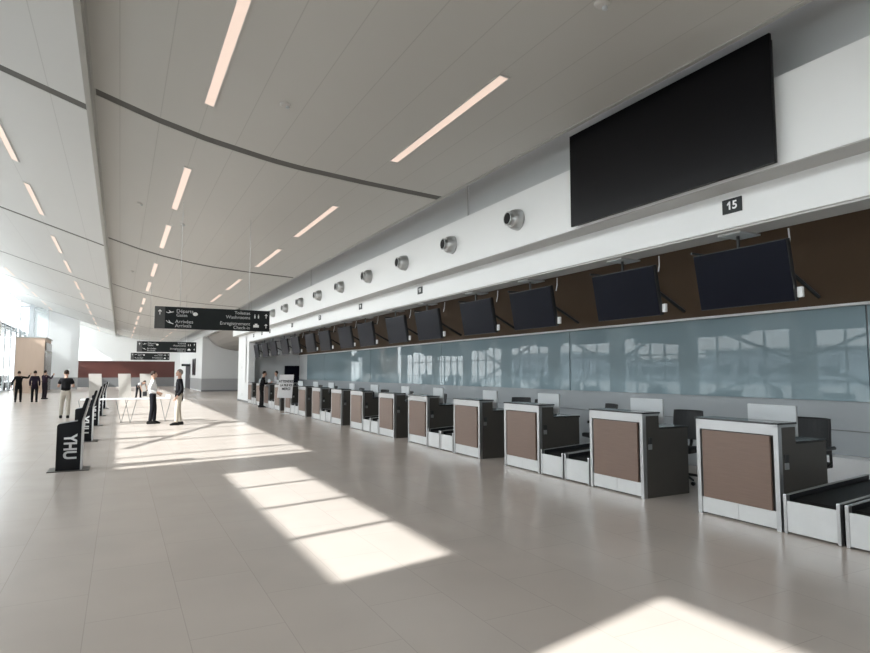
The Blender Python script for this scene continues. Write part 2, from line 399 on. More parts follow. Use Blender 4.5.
# far buildings across the apron
FAR = [(-70, -30, 14, 5.0, 16), (-72, -10, 12, 3.6, 12), (-68, 10, 16, 4.4, 18), (-75, 34, 14, 3.4, 10), (-70, 52, 18, 4.8, 20), (-74, 78, 18, 3.8, 16), (-70, 104, 20, 5.4, 22)]
for i, (x, y, dx, h, w) in enumerate(FAR):
    t = thing('far_building', 'grey low building far across the apron outside, %s along the row' % ORD[i], 'building', (x, y, -.12), 0, 'low buildings across the apron')
    obj('wall', box(-dx/2, dx/2, -w/2, w/2, 0, h), M['town'], t)
    obj('roof', box(-dx/2-.3, dx/2+.3, -w/2-.3, w/2+.3, h, h + .3), M['concrete'], t)
    for k in range(int(w // 3)):
        obj('window', box(dx/2, dx/2 + .05, -w/2 + 1 + 3*k, -w/2 + 2.6 + 3*k, 1.2, 2.6), M['sign_blue'], t)
# parked car seen through the far window
t = thing('parked_car', 'dark car parked outside beyond the far left window', 'car', (-9.85, 64.5, -.12), 0)
prof = [(-.82,.28),(.82,.28),(.86,.8),(.7,.95),(.55,1.42),(-.55,1.42),(-.7,.95),(-.86,.8)]
obj('body', prism(bmesh.new(), prof, 'y', 0, 4.2), M['car_paint'], t)
obj('rear_window', prism(bmesh.new(), [(-.6,.98),(.6,.98),(.5,1.34),(-.5,1.34)], 'y', -.02, .02), M['screen'], t)
for sx_ in (-.74, .74):
    for yy in (.75, 3.4): obj('wheel', lathe([(-.11,.26),(-.09,.31),(.09,.31),(.11,.26)], 'x', 20, (sx_, yy, .31)), M['rubber'], t)
    obj('tail_light', box(sx_-.1, sx_+.1, -.03, .02, .7, .86), M['white_plastic'], t)
obj('bumper', box(-.84, .84, -.08, .03, .36, .55, bev=.02), M['steel_matte'], t)

# ------------------------------------------------------------------ ceiling lamps
def lamp(prof, x, y, row, i, n):
    s = math.atan2(prof(x + .1) - prof(x - .1), .2)
    t = thing('ceiling_light', 'recessed linear ceiling light, %s visible in the %s' % (ordn(i, n), row), 'ceiling light', (x, y, prof(x)), 0, 'linear ceiling lights')
    t.rotation_euler = (0, -s, 0)
    f = bmesh.new(); bx(f, -.075, -.06, -1.58, 1.58, -.012, .02); bx(f, .06, .075, -1.58, 1.58, -.012, .02)
    bx(f, -.075, .075, -1.6, -1.575, -.012, .02); bx(f, -.075, .075, 1.575, 1.6, -.012, .02)
    obj('frame', f, M['lamp_frame'], t); obj('diffuser', box(-.06, .06, -1.575, 1.575, -.008, .01), M['lamp'], t)
rows = [('row nearest the counters', rprof, 3.8, 0), ('middle row right of the beam', rprof, .98, 0), ('row just left of the beam', lprof, -2.08, 1), ('row nearest the windows', lprof, -5.6, 3)]
for row, pf, x, skip in rows:
    ys = []
    for J in JOINTS[1:]:
        for o in (3.27, 8.15): ys.append(J + o)
    ys = [y for y in ys if y > 5 and y < 74][skip:]
    if x < -5: ys = [y for y in ys if y > 33]
    for i, y in enumerate(ys): lamp(pf, x, y, row, i, len(ys))
# small ceiling devices
t0 = thing('ceiling_sensor', 'round ceiling sensor beside the panel seam, upper middle of the photo', 'sensor', (1.84, 7.87, rprof(1.84)), 0, 'small ceiling devices')
obj('base', lathe([(-.03, .05), (-.02, .07), (0, .075)], 'z', 20), M['lamp_frame'], t0)
obj('head', lathe([(-.06, .012), (-.055, .025), (-.03, .025)], 'z', 14, (.03, 0, 0)), M['mullion'], t0)
for (x, y, l) in [(.28, 15.38, 'round ceiling sensor with dark head, left of the middle light row'), (.28, 26, 'small ceiling sensor farther along, left of the middle light row'),
                  (1.25, 16.0, 'small ceiling sensor right of the middle light row, beyond the first dark joint'), (3.82, 4.0, 'white ceiling sensor at the top edge above the big screen'),]:
    dup(t0, (x, y, rprof(x)), 0, l)

# ------------------------------------------------------------------ fascia: big screen, nozzles, number signs
t = thing('video_wall', 'huge black wide screen mounted high on the white fascia', 'screen', (5.5, 4.98, 3.6))
obj('screen_panel', box(-.005, .03, -1.475, 1.475, 0.01, 1.30, bev=.004), M['big_screen'], t)
obj('housing', box(.03, .10, -1.44, 1.44, .03, 1.27), M['black_plastic'], t)
fy = [7.85 + 2.17 * k for k in range(12)]
noz = thing('air_nozzle', '', 'air nozzle', (5.6, fy[0], 4.04), 0, 'round air nozzles on the fascia')
obj('flange', lathe([(0, .172), (-.02, .168), (-.08, .162), (-.13, .145), (-.16, .12), (-.16, .10), (-.04, .09)][::-1], 'x', 32), M['nozzle_grey'], noz, smooth=True)
obj('barrel', lathe([(-.215, .112), (-.22, .105), (-.22, .09), (-.15, .09), (-.15, .12)], 'x', 28), M['nozzle_grey'], noz, smooth=True)
obj('throat', lathe([(-.218, .097), (-.208, .097)], 'x', 28), M['hole'], noz)
for i, y in enumerate(fy):
    l = 'round metal air nozzle on the white fascia, %s' % ('nearest, just left of the big screen' if i == 0 else '%s counting from the big screen' % ordn(i, 12))
    if i == 0: noz['label'] = l
    else: dup(noz, (5.6, y, 4.04), 0, l)
for i, (y, s) in enumerate([(4.28, '15'), (12.1, '11'), (15.9, '9'), (19.8, '7'), (23.5, '5'), (27.5, '3'), (29.2, '2'), (31.2, '1')]):
    t = thing('number_sign', 'small dark counter sign reading %s on the lower fascia' % s, 'sign', (5.93, y, 3.43), 0, 'counter number signs')
    obj('plate', box(-.012, 0, -.118, .118, -.08, .08), M['sign_dark'], t)
    me = text_mesh(s, .125, .002, face_mtx((-.014, -.006, 0.0), *FASCIA), 'CENTER', 1.0, .003)
    if s[0] == '1':
        bm = bmesh.new(); bm.from_mesh(me); ym = max(v.co.y for v in bm.verts); zt = max(v.co.z for v in bm.verts) if s != '1' else max(v.co.z for v in bm.verts)
        prism(bm, [(ym - .004, zt - .001), (ym - .004, zt - .026), (ym + .02, zt - .042), (ym + .02, zt - .024)], 'x', -.016, -.012); me = bm
    obj('numeral', me, M['letter_white'], t, label='white numerals %s' % s)
t = tag(obj('wall_device', box(5.915, 5.93, 34.25, 34.37, 1.80, 1.92, bev=.004), M['steel_matte']), 'small square grey device on the white pier at head height', 'wall device')
t = tag(obj('wall_outlet', box(5.915, 5.93, 34.05, 34.15, .32, .46, bev=.004), M['steel_matte']), 'small grey outlet plate low on the white pier', 'outlet')
t = thing('wall_display', 'dark square display on the end wall beside the glass', 'screen', (8.4, 32.99, 1.5))
obj('screen_panel', box(-.44, .34, -.05, -.03, -.46, .42, bev=.004), M['screen'], t); obj('frame', box(-.46, .36, -.03, 0, -.48, .44), M['black_plastic'], t)

# ------------------------------------------------------------------ counters
DY = []
for k in range(8):
    DY.append(3.87 + 3.94 * k + .49)
    if k < 7: DY.append(3.87 + 3.94 * k + 1.79 + .49)
def make_desk():
    t = thing('check_in_desk', '', 'desk', (5.93, DY[0], 0), 0, 'row of check-in desks')
    f = bmesh.new(); w = .49
    bx(f, 0, .06, -w, -w + .05, 0, 1.055); bx(f, 0, .06, w - .05, w, 0, 1.055)
    bx(f, 0, .30, -w, w, 1.035, 1.062); bx(f, 0.0, .02, -w + .05, w - .05, .955, 1.035)
    obj('steel_frame', f, M['steel'], t)
    obj('wood_panel', bx(box(-.012, .012, -w + .085, w - .085, .195, .945, bev=.003), .012, .05, -w + .12, w - .12, .22, .94), M['wood'], t)
    k = bmesh.new(); bx(k, .012, .03, -w + .05, -.01, .02, .19); bx(k, .012, .03, -.006, w - .05, .02, .19)
    obj('kick_plate', k, M['steel_matte'], t)
    obj('backing_panel', box(.045, .06, -w + .05, w - .05, 0.0, 1.03), M['charcoal'], t)
    obj('countertop', box(-.01, .315, -w - .005, w + .005, 1.062, 1.082, bev=.004), M['counter'], t)
    for s in (-1, 1):
        y0, y1 = (-w, -w + .025) if s < 0 else (w - .025, w)
        sp = prism(bmesh.new(), [(.06, 0), (.82, 0), (.82, .875), (.29, .875), (.29, 1.035), (.06, 1.035)], 'y', y0, y1)
        o = obj('side_panel', sp, M['charcoal'], t)
        ya_, yb_ = (y0 - .012, y0) if s < 0 else (y1, y1 + .012)
        obj('power_socket', box(.09, .15, ya_, yb_, .68, .76, bev=.002), M['black_plastic'], o)
        obj('card_slot', box(.09, .15, ya_, yb_, .61, .675, bev=.002), M['steel'], o)
    obj('work_surface', box(.29, .84, -w, w, .855, .882, bev=.003), M['counter'], t)
    obj('shelf', box(.08, .6, -w + .03, w - .03, .45, .47), M['charcoal'], t)
    return t
desk0 = make_desk()
for i, y in enumerate(DY):
    l = 'check-in desk with brown wood front and steel frame, %s in the row' % ordn(i, 15)
    if i == 0: desk0['label'] = l
    else: dup(desk0, (5.93, y, 0), 0, l)
# baggage belts in pairs
def make_belt():
    t = thing('baggage_belt', '', 'conveyor', (5.93, 0, 0), 0, 'baggage belts between the desks')
    w = .27
    obj('front_plate', box(0, .03, -w + .03, w - .03, .02, .32, bev=.003), M['steel_matte'], t)
    for s in (-1, 1):
        ya, yb = (-w, -w + .035) if s < 0 else (w - .035, w)
        obj('corner_post', box(-.008, .05, ya, yb, 0, .385, bev=.008), M['steel'], t)
        r = obj('side_rail', prism(bmesh.new(), [(.05, .0), (1.5, .0), (1.5, .46), (.05, .375)], 'y', ya + .008, yb - .008), M['black_plastic'], t)
        obj('rail_cap', prism(bmesh.new(), [(.05, .375), (1.5, .46), (1.5, .468), (.05, .383)], 'y', ya, yb), M['steel_matte'], r)
    obj('belt', prism(bmesh.new(), [(.04, .05), (1.5, .05), (1.5, .41), (.12, .33), (.04, .29)], 'y', -w + .035, w - .035), M['rubber'], t)
    return t
b0 = make_belt(); BY = []
for k in range(8):
    g = 3.87 + 3.94 * k - .02
    if k == 0: BY += [g - .28, g - .86]
    else: BY += [g - .29, g - .86]
BY = sorted(BY)
for i, y in enumerate(BY):
    pr_ = i // 2; side = 'right' if i % 2 == 0 else 'left'
    l = ('black baggage belt with steel front beside the nearest desk, %s one of the pair' % side) if pr_ == 0 else 'black baggage belt with steel front, %s one of the %s pair from the camera' % (side, ['first','second','third','fourth','fifth','sixth','seventh','last'][pr_])
    if i == 0: b0.location = (5.93, y, 0); b0['label'] = l
    else: dup(b0, (5.93, y, 0), 0, l)
# staff monitors on the desks, pale backs towards the aisle
def make_pc():
    t = thing('computer_monitor', '', 'monitor', (6.42, 0, .882), 0, 'staff monitors on the desks')
    obj('display', box(0, .03, -.28, .28, .03, .355, bev=.006), M['pale_grey'], t)
    obj('screen', box(.03, .034, -.27, .27, .04, .345), M['screen'], t)
    obj('stand', bx(box(-.03, -.005, -.03, .03, .012, .16, bev=.004), -.09, .09, -.11, .11, 0, .012), M['black_plastic'], t)
    return t
pc0 = make_pc()
for i, y in enumerate(DY):
    l = 'white-backed staff monitor standing on the %s check-in desk' % ordn(i, 15)
    yy = y - .06 + random.uniform(-.05, .05)
    if i == 0: pc0.location = (6.42, y - .1, .882); pc0['label'] = l
    else: dup(pc0, (6.42, yy, .882), random.uniform(-.08, .08), l)
# office chairs
def make_chair():
    t = thing('office_chair', '', 'chair', (7.3, 4.3, 0), 0, 'black office chairs behind the desks')
    s = obj('seat', box(-.24, .22, -.24, .24, .44, .51, bev=.025), M['chair_mesh'], t)
    bm = bmesh.new(); N = 9
    for zz, zn in ((0, 1),):
        pass
    rows_ = []
    for a in range(7):
        z = .60 + .42 * a / 6; row = []
        for b in range(N):
            y = -.22 + .44 * b / (N - 1); x = .24 + .04 * a / 6 - .06 * (y / .22) ** 2
            row.append((x, y * (1 - .04 * a / 6), z))
        rows_.append(row)
    F = [[bm.verts.new(p) for p in r] for r in rows_]; B = [[bm.verts.new((p[0] + .025, p[1], p[2])) for p in r] for r in rows_]
    for a in range(6):
        for b in range(N - 1):
            bm.faces.new((F[a][b], F[a][b+1], F[a+1][b+1], F[a+1][b])); bm.faces.new((B[a][b], B[a+1][b], B[a+1][b+1], B[a][b+1]))
    for a in range(6):
        bm.faces.new((F[a][0], F[a+1][0], B[a+1][0], B[a][0])); bm.faces.new((F[a][-1], B[a][-1], B[a+1][-1], F[a+1][-1]))
    for b in range(N - 1):
        bm.faces.new((F[0][b], B[0][b], B[0][b+1], F[0][b+1])); bm.faces.new((F[-1][b], F[-1][b+1], B[-1][b+1], B[-1][b]))
    obj('backrest', bm, M['chair_mesh'], t)
    fr = [rows_[0][0]] + [rows_[k][0] for k in range(1, 7)] + [rows_[6][b] for b in range(1, N)] + [rows_[k][N-1] for k in range(5, -1, -1)]
    obj('back_frame', tb([(p[0] + .013, p[1], p[2]) for p in fr], .016, 6), M['chair_frame'], t)
    obj('back_support', tb([(.10, 0, .46), (.27, 0, .47), (.31, 0, .56), (.275, 0, .72)], .022, 6), M['chair_frame'], t)
    obj('gas_column', tb([(0, 0, .10), (0, 0, .44)], .028, 10), M['chair_frame'], t)
    for s_ in (-1, 1):
        obj('armrest', tube(tb([(.05, s_*.24, .47), (.05, s_*.29, .52), (.04, s_*.29, .68)], .016, 6), [(-.10, s_*.29, .69), (.14, s_*.29, .69)], .024, 6), M['chair_frame'], t)
    for k in range(5):
        a = 2 * PI * k / 5 + .3; c, s2 = math.cos(a), math.sin(a)
        lg = obj('leg', tb([(0, 0, .12), (c*.18, s2*.18, .10), (c*.30, s2*.30, .075)], .024, 6, .016), M['chair_frame'], t)
        obj('caster', lathe([(-.02, .02), (-.018, .028), (.018, .028), (.02, .02)], 'x', 12, (c*.30, s2*.30, .028)), M['chair_frame'], lg)
    return t
ch0 = make_chair()
chs = [(7.45, 4.55, .1, 'black mesh office chair behind the nearest desk, close to the belts'), (7.35, 6.27, .25, 'black mesh office chair behind the second nearest desk'),
       (7.6, 8.25, -.3, 'black mesh office chair whose top shows left of the second nearest desk')]
for i, yd in enumerate(DY[3:], 3):
    chs.append((7.35 + random.uniform(-.1, .3), yd + random.uniform(-.12, .12), random.uniform(-.5, .5), 'black mesh office chair behind the %s desk' % ordn(i, 15)))
chs.append((7.85, 11.1, .6, 'second black office chair, turned, between the fourth and fifth nearest desks'))
for i, (x, y, r, l) in enumerate(chs):
    if i == 0: ch0.location = (x, y, 0); ch0.rotation_euler = (0, 0, r); ch0['label'] = l
    else: dup(ch0, (x, y, 0), r, l)
t = thing('storage_box', 'low white box against the back wall behind the nearest belt', 'box', (8.55, 4.35, 0))
obj('body', box(-.15, .15, -.55, .5, 0, .46, bev=.006), M['white_plastic'], t); obj('lid', box(-.16, .16, -.56, .51, .46, .48), M['white_plastic'], t)

# ------------------------------------------------------------------ hanging monitors under the fascia
def make_mon():
    t = thing('hanging_monitor', '', 'monitor', (6.2, 0, 3.165), 0, 'black monitors hung over the desks')
    a = math.radians(10)
    R = Matrix.Translation((0, 0, -.16)) @ Matrix.Rotation(-a, 4, 'Y')
    def rb(bm): bm.transform(R); return bm
    obj('screen_panel', rb(box(-.045, -.035, -.575, .575, -.655, -.005)), M['screen'], t)
    obj('casing', rb(box(-.036, .02, -.585, .585, -.665, .005, bev=.006)), M['black_plastic'], t)
    obj('drop_pole', tb([(0, 0, 0), (.0, 0, -.2)], .018, 8), M['black_plastic'], t)
    obj('ceiling_plate', box(-.16, .2, -.14, .14, -.02, .0), M['steel_matte'], t)
    obj('cross_arm', tb([(-.05, .60, -.12), (.62, .60, -.12)], .014, 6), M['black_plastic'], t)
    obj('cable', tb([(.22, -.45, -.0), (.2, -.47, -.12), (.17, -.48, -.22)], .009, 6), M['white_plastic'], t)
    obj('brace', tb([(.04, -.50, -.45), (.32, -.52, -.60), (.60, -.52, -.74)], .022, 6), M['black_plastic'], t)
    obj('camera_bracket', box(.10, .14, -.64, -.585, -.78, -.67, bev=.006), M['white_plastic'], t, label='small white fitting at the lower corner')
    return t
mo0 = make_mon()
for i, y in enumerate(DY):
    l = 'black tilted monitor hanging under the fascia above the %s desk' % ordn(i, 15)
    if i == 0: mo0.location = (6.2, y + .06, 3.165); mo0['label'] = l
    else: dup(mo0, (6.2, y + .06, 3.165), 0, l)

# ------------------------------------------------------------------ hanging direction signs
def person_icon(bm, x, z, s):
    for p in [[(x - .25*s, z - s), (x + .25*s, z - s), (x + .3*s, z + .3*s), (x - .3*s, z + .3*s)]]: prism(bm, p, 'y', -.062, -.055)
    lathe_pts = [(x + .2*s*math.cos(a*PI/5), z + .6*s + .2*s*math.sin(a*PI/5)) for a in range(10)]; prism(bm, lathe_pts, 'y', -.062, -.055)
def arrow(bm, x, z, s):
    prism(bm, [(x, z + s), (x + .7*s, z + .25*s), (x + .45*s, z + .1*s), (x + .15*s, z + .4*s), (x + .15*s, z - s), (x - .15*s, z - s), (x - .15*s, z + .4*s), (x - .45*s, z + .1*s), (x - .7*s, z + .25*s)], 'y', -.062, -.055)
def plane_icon(bm, x, z, s, up):
    d = .35 * up
    P1 = [(-1, .15), (-.75, .12), (-.6, -.05), (.9, .0), (1.05, .1), (.9, .2), (.25, .22), (-.25, .75), (-.42, .75), (-.1, .22), (-.7, .2), (-.95, .45), (-1.1, .45)]
    prism(bm, [(x + s*px, z + s*(pz + d*px) - .1*s) for px, pz in P1], 'y', -.062, -.055)
def make_sign(Y, z0, z1, label, wires, front):
    t = thing('direction_sign', label, 'sign', (1.80, Y, z0), 0, 'hanging direction signs')
    w = 1.195; h = z1 - z0
    obj('board', box(-w, w, -.055, .055, 0, h, bev=.004), M['sign_dark'], t)
    obj('end_panel', box(-w + .002, -w + .20, -.058, -.05, .002, h - .002), M['sign_panel'], t)
    bm = bmesh.new()
    arrow(bm, -w + .1, h * .74, .055)
    plane_icon(bm, -w + .30, h * .74, .07, .6); plane_icon(bm, -w + .30, h * .27, .07, -1)
    lathe_pts = [(-w + .80 + .05*math.cos(a*PI/6), h*.70 + .04*math.sin(a*PI/6)) for a in range(12)]; prism(bm, lathe_pts, 'y', -.062, -.055)
    person_icon(bm, w - .33, h * .72, .05); person_icon(bm, w - .25, h * .72, .05)
    arrow(bm, w - .08, h * .74, .05); arrow(bm, w - .08, h * .26, .05)
    bx(bm, w - .36, w - .24, -.062, -.055, h*.18, h*.30); bx(bm, w - .33, w - .27, -.062, -.055, h*.30, h*.36)
    obj('icon', bm, M['letter_white'], t)
    L = [('Départs', -w + .42, .81, 'LEFT', .105), ('Gates', -w + .42, .62, 'LEFT', .095), ('Arrivées', -w + .40, .33, 'LEFT', .105), ('Arrivals', -w + .40, .14, 'LEFT', .105),
         ('Toilettes', w - .43, .84, 'RIGHT', .095), ('Washrooms', w - .43, .63, 'RIGHT', .105), ('Enregistrement', w - .43, .33, 'RIGHT', .105), ('Check-in', w - .43, .14, 'RIGHT', .10)]
    for s, x, z, al, sz in L: obj('lettering', text_mesh(s, sz, .002, face_mtx((x, -.058, h * z), *FRONT), al), M['letter_grey'], t)
    for xw in (-.70, .74): obj('wire', tb([(xw, 0, h), (xw, 0, rprof(1.8 + xw) - z0)], .005, 5), M['wire'], t)
    return t
make_sign(14.0, 2.52, 2.99, 'nearest dark hanging direction sign with two rows of white lettering', 1, 1)
make_sign(29.0, 2.47, 2.93, 'second dark hanging direction sign, middle of the three', 1, 1)
make_sign(45.5, 2.42, 2.89, 'farthest dark hanging direction sign, lowest in the photo', 1, 1)

# ------------------------------------------------------------------ kiosks
def make_kiosk():
    t = thing('self_service_kiosk', '', 'kiosk', (-.69, 11.7, 0), 0, 'black self service kiosks')
    prof = [(-.18, .012), (.165, .012), (.165, .80), (.05, .79), (-.14, .762), (-.165, .752), (-.18, .73)]
    obj('body', prism(bmesh.new(), prof, 'y', -.16, .16), M['kiosk_black'], t)
    obj('back_cover', prism(bmesh.new(), [(.165, .012), (.19, .012), (.19, .80), (.275, 1.15), (.255, 1.16), (.165, .81)], 'y', -.16, .16), M['letter_grey'], t, label='pale grey back cover')
    s = obj('screen_housing', prism(bmesh.new(), [(.10, .79), (.165, .80), (.255, 1.16), (.235, 1.175), (.205, 1.165)], 'y', -.18, .18), M['kiosk_black'], t)
    obj('display', prism(bmesh.new(), [(.110, .84), (.118, .838), (.208, 1.145), (.200, 1.147)], 'y', -.155, .155), M['screen'], s)
    obj('base_plate', box(-.29, .30, -.24, .24, 0, .012, bev=.003), M['charcoal'], t)
    mt = Matrix(((0, 1, 0), (0, 0, -1), (-1, 0, 0))).to_4x4(); mt.translation = Vector((.005, -.1605, .385))
    o = obj('lettering', text_mesh('YHU', .25, .002, mt, 'CENTER', .78, .008), M['letter_grey'], t, label='grey letters YHU turned sideways')
    return t
k0 = make_kiosk()
KY = [(-.69, 11.72), (-.70, 16.3), (-.70, 20.9), (-.70, 25.5), (-.69, 30.5)]
for i, (x, y) in enumerate(KY):
    l = 'black self service kiosk with sideways letters, %s of the line' % ordn(i, 5)
    if i == 0: k0['label'] = l
    else: dup(k0, (x, y, 0), 0, l)

# ------------------------------------------------------------------ folding tables, boards, poster
def make_table(x, y, w, label):
    t = thing('folding_table', label, 'table', (x, y, 0), 0, 'white folding tables behind the two men')
    obj('tabletop', box(-w/2, w/2, -.3, .3, .735, .765, bev=.006), M['white_plastic'], t)
    for sx_ in (-w/2 + .12, w/2 - .12):
        for a in (-1, 1):
            obj('leg', tb([(sx_ - .17*a, -.22*a, .735), (sx_ - .01*a, -.18*a, .02), (sx_ + .01*a, .0, .008)], .008, 6), M['skirting'], t)
    return t
make_table(-.42, 21.6, 1.25, 'white folding table nearest the kiosks, behind the men')
make_table(.85, 21.6, 1.25, 'white folding table directly behind the man in the white shirt')
t = tag(obj('paper_box', box(1.36, 1.48, 21.45, 21.65, .765, .86, bev=.004), M['poster']), 'small white box on the end of the right folding table', 'box')
def make_board(x, y, l, s=1):
    t = thing('display_board', l, 'board', (x, y, 0), 0, 'pale display boards before the red wall')
    R = Matrix.Shear('XY', 4, (0, 0)) if False else Matrix.Identity(4)
    p = prism(bmesh.new(), [(-.32, .0), (.36, .0), (.27, 1.5), (-.42, 1.5)], 'y', -.02, .02); p.transform(Matrix.Rotation(math.radians(-7), 4, 'X')); obj('panel', p, M['board'], t)
    for sx_ in (-.28, .28): obj('leg', tb([(sx_ - .05, .12, 1.2), (sx_, .55, .01)], .015, 6), M['wire'], t)
    obj('frame', box(-.34, .38, -.03, .03, 0, .04), M['steel_matte'], t)
make_board(-1.28, 42.5, 'leftmost pale leaning display board in front of the red wall')
make_board(.32, 41.8, 'middle pale leaning display board in front of the red wall')
make_board(1.5, 41.2, 'rightmost pale display board, partly behind the man in white')
t = thing('poster_stand', 'white poster with three lines of black text on a floor stand by the desks', 'sign', (5.66, 23.3, 0), -.12)
ps = prism(bmesh.new(), [(-.31, .62), (.25, .60), (.31, 1.50), (-.22, 1.50)], 'y', -.012, .012); obj('poster', ps, M['poster'], t)
for s, z, sz in (('ATTENDEZ', 1.24, .12), ('LA FILE ICI', 1.09, .11), ('MERCI', .95, .125)):
    obj('lettering', text_mesh(s, sz, .002, face_mtx((.02, -.015, z), *FRONT), 'CENTER', .9, .004), M['text_black'], t)
obj('pole', tb([(0, .03, .02), (0, .03, 1.3)], .014, 8), M['steel'], t)
obj('foot_plate', lathe([(0, .17), (.012, .17), (.02, .05)], 'z', 24, (0, .03, 0)), M['steel_matte'], t)
# tan clad block at the far left, with glazed dark side
t = thing('clad_pavilion', 'tan clad block at the far left with a dark glazed side', 'pavilion', (0, 0, 0))
obj('front_cladding', box(-7.05, -5.2, 55, 59.8, 0, 4.2), M['tan'], t)
obj('side_glazing', bx(box(-5.2, -5.12, 55.05, 59.7, .1, 3.1), -5.2, -5.13, 55.3, 59.6, 3.25, 3.9), M['tan_side'], t)
obj('roof_edge', box(-7.1, -5.1, 54.95, 59.9, 4.2, 4.27), M['beam'], t)
obj('side_band', box(-5.2, -5.115, 55, 59.8, 3.1, 3.25), M['board'], t)
t = thing('wall_directory', 'narrow tall black display on the white wall beside the far door', 'screen', (5.96, 58.8, 2.05))
obj('screen_panel', box(-.06, 0, -1.2, 1.2, -.75, .75, bev=.01), M['black_plastic'], t); obj('display', box(-.066, -.06, -1.1, 1.1, -.66, .66), M['screen'], t)
t = thing('door_sign', 'small dark sign sticking out above the far black door', 'sign', (5.7, 62.5, 2.25)); obj('board', box(-.5, .26, -.03, .03, -.1, .12), M['sign_dark'], t); obj('bracket', box(.2, .27, -.02, .02, -.02, .2), M['steel_matte'], t)

# ------------------------------------------------------------------ people
def skin(vs, es, rs, sub=1, root=0):
    me = bpy.data.meshes.new('s'); me.from_pydata([Vector(v) for v in vs], es, []); o = bpy.data.objects.new('s', me); C.objects.link(o)
    sk = o.modifiers.new('k', 'SKIN'); sk.use_smooth_shade = True
    d = me.skin_vertices[0].data
    for i, r in enumerate(rs):
        d[i].radius = (r, r) if not isinstance(r, tuple) else r; d[i].use_root = (i == root)
    sb = o.modifiers.new('u', 'SUBSURF'); sb.levels = sub; sb.render_levels = sub
    dg = bpy.context.evaluated_depsgraph_get(); dg.update()
    m = bpy.data.meshes.new_from_object(o.evaluated_get(dg)); bpy.data.objects.remove(o); return m
def ellip(bm, c, r, seg=14, rot=None):
    g = bmesh.ops.create_uvsphere(bm, u_segments=seg, v_segments=seg - 4, radius=1)
    mt = Matrix.Translation(c) @ (rot or Matrix.Identity(4)) @ Matrix.Diagonal((*r, 1)); bmesh.ops.transform(bm, matrix=mt, verts=g['verts'])
pm = {}
def cm(c, rough=.9):
    k = tuple(c)
    if k not in pm: pm[k] = mat('cloth_%d' % len(pm), c, rough, var=.12, scale=14, spec=.15)
    return pm[k]
def person(loc, rz, label, arms, legs=((.10, .03), (-.10, -.03)), top=(.02,.02,.02), pants=(.02,.02,.02), shoes=(.015,.015,.015), hair=(.03,.02,.015),
           H=1.66, lean=0.0, jacket=False, sleeves='long', head_turn=0, child=False, bend=0.0, skin_c=None):
    """local frame: +Y is where the person faces, feet at z 0; arms = ((elbow, wrist) left, right) as offsets from the shoulder"""
    t = thing('person', label, 'person', loc, rz); k = H / 1.68
    t.scale = (k, k, k)
    sk_m = skin_c or M['skin_tone']
    hip = Vector((0, 0, .90)); bd = bend
    def up(h):
        return hip + Vector((0, math.sin(bd + lean) * h, math.cos(bd + lean) * h))
    chest, neck, chin, crown = up(.36), up(.54), up(.63), up(.76)
    waist = up(.16)
    fwd = Vector((0, math.cos(bd + lean), -math.sin(bd + lean)))
    shL, shR = up(.475) + Vector((-.16, 0, 0)), up(.475) + Vector((.16, 0, 0))
    (eL, wL), (eR, wR) = [(Vector(a), Vector(b)) for a, b in arms]
    EL, WL, ER, WR = shL + eL, shL + wL, shR + eR, shR + wR
    ft = []
    for sgn, (fx, fy_) in zip((-1, 1), legs[::-1] if False else legs):
        x = sgn * abs(fx); hipj = Vector((sgn * .09, 0, .88)); ank = Vector((x, fy_, .08)); knee = (hipj + ank) / 2 + Vector((0, .03, .02)); ft.append((hipj, knee, ank))
    # body (one continuous skin surface)
    V = [hip, waist, chest, neck, chin]; R = [(.13,.10), (.115,.09), (.135,.10), (.060,.058), (.06,.07)]; E = [(0,1),(1,2),(2,3),(3,4)]
    def add(p, r, frm): V.append(p); R.append(r); E.append((frm, len(V) - 1)); return len(V) - 1
    for sh, el, wr, sgn in ((shL, EL, WL, -1), (shR, ER, WR, 1)):
        a = add(sh, .055, 2); b = add(el, .042, a); c = add(wr, .028, b)
        dv = (wr - el).normalized(); palm = wr + dv * .07; p = add(palm, .030, c)
        side = dv.orthogonal().normalized()
        for q in range(4):
            off = side * (.024 * (1.5 - q)); f1 = add(palm + off * .7 + dv * .035, .009, p); add(palm + off * .8 + dv * (.06 + (.012 if q in (1, 2) else 0)) + fwd * .015, .008, f1)
        th = add(wr + dv * .045 + side * .045, .011, c); add(wr + dv * .08 + side * .055, .009, th)
    for hj, kn, an in ft:
        a = add(hj, .085, 0); b = add(kn, .055, a); c = add(an, .038, b); add(an + Vector((0, .10, -.04)), .032, c)
    me = skin(V, E, R, 1)
    bm = bmesh.new(); bm.from_mesh(me)
    hc = (chin + crown) / 2 + fwd * .01
    Rm = Matrix.Rotation(head_turn, 4, 'Z') @ Matrix.Rotation(-(bd * .5 + lean), 4, 'X')
    ellip(bm, hc, (.074, .092, .112), 16, Rm)
    def hp(x, y, z): return hc + Rm @ Vector((x, y, z))
    ellip(bm, hp(0, .094, -.015), (.013, .018, .022), 8, Rm); ellip(bm, hp(0, .075, -.07), (.035, .025, .025), 8, Rm)
    for s_ in (-1, 1): ellip(bm, hp(s_*.076, -.005, -.01), (.012, .02, .03), 8, Rm)
    body = obj('body', bm, sk_m, t, smooth=True)
    bm = bmesh.new()
    for s_ in (-1, 1): ellip(bm, hp(s_*.03, .083, .012), (.012, .008, .007), 8, Rm)
    obj('eye', bm, M['black_plastic'], t)
    bm = bmesh.new(); ellip(bm, hp(0, .086, -.05), (.022, .008, .006), 8, Rm); obj('mouth', bm, cm((.30, .12, .10)), t)
    # hair cap
    bm = bmesh.new(); ellip(bm, hp(0, -.012, .02), (.083, .096, .108), 18, Rm)
    inv = Rm.inverted()
    kill = []
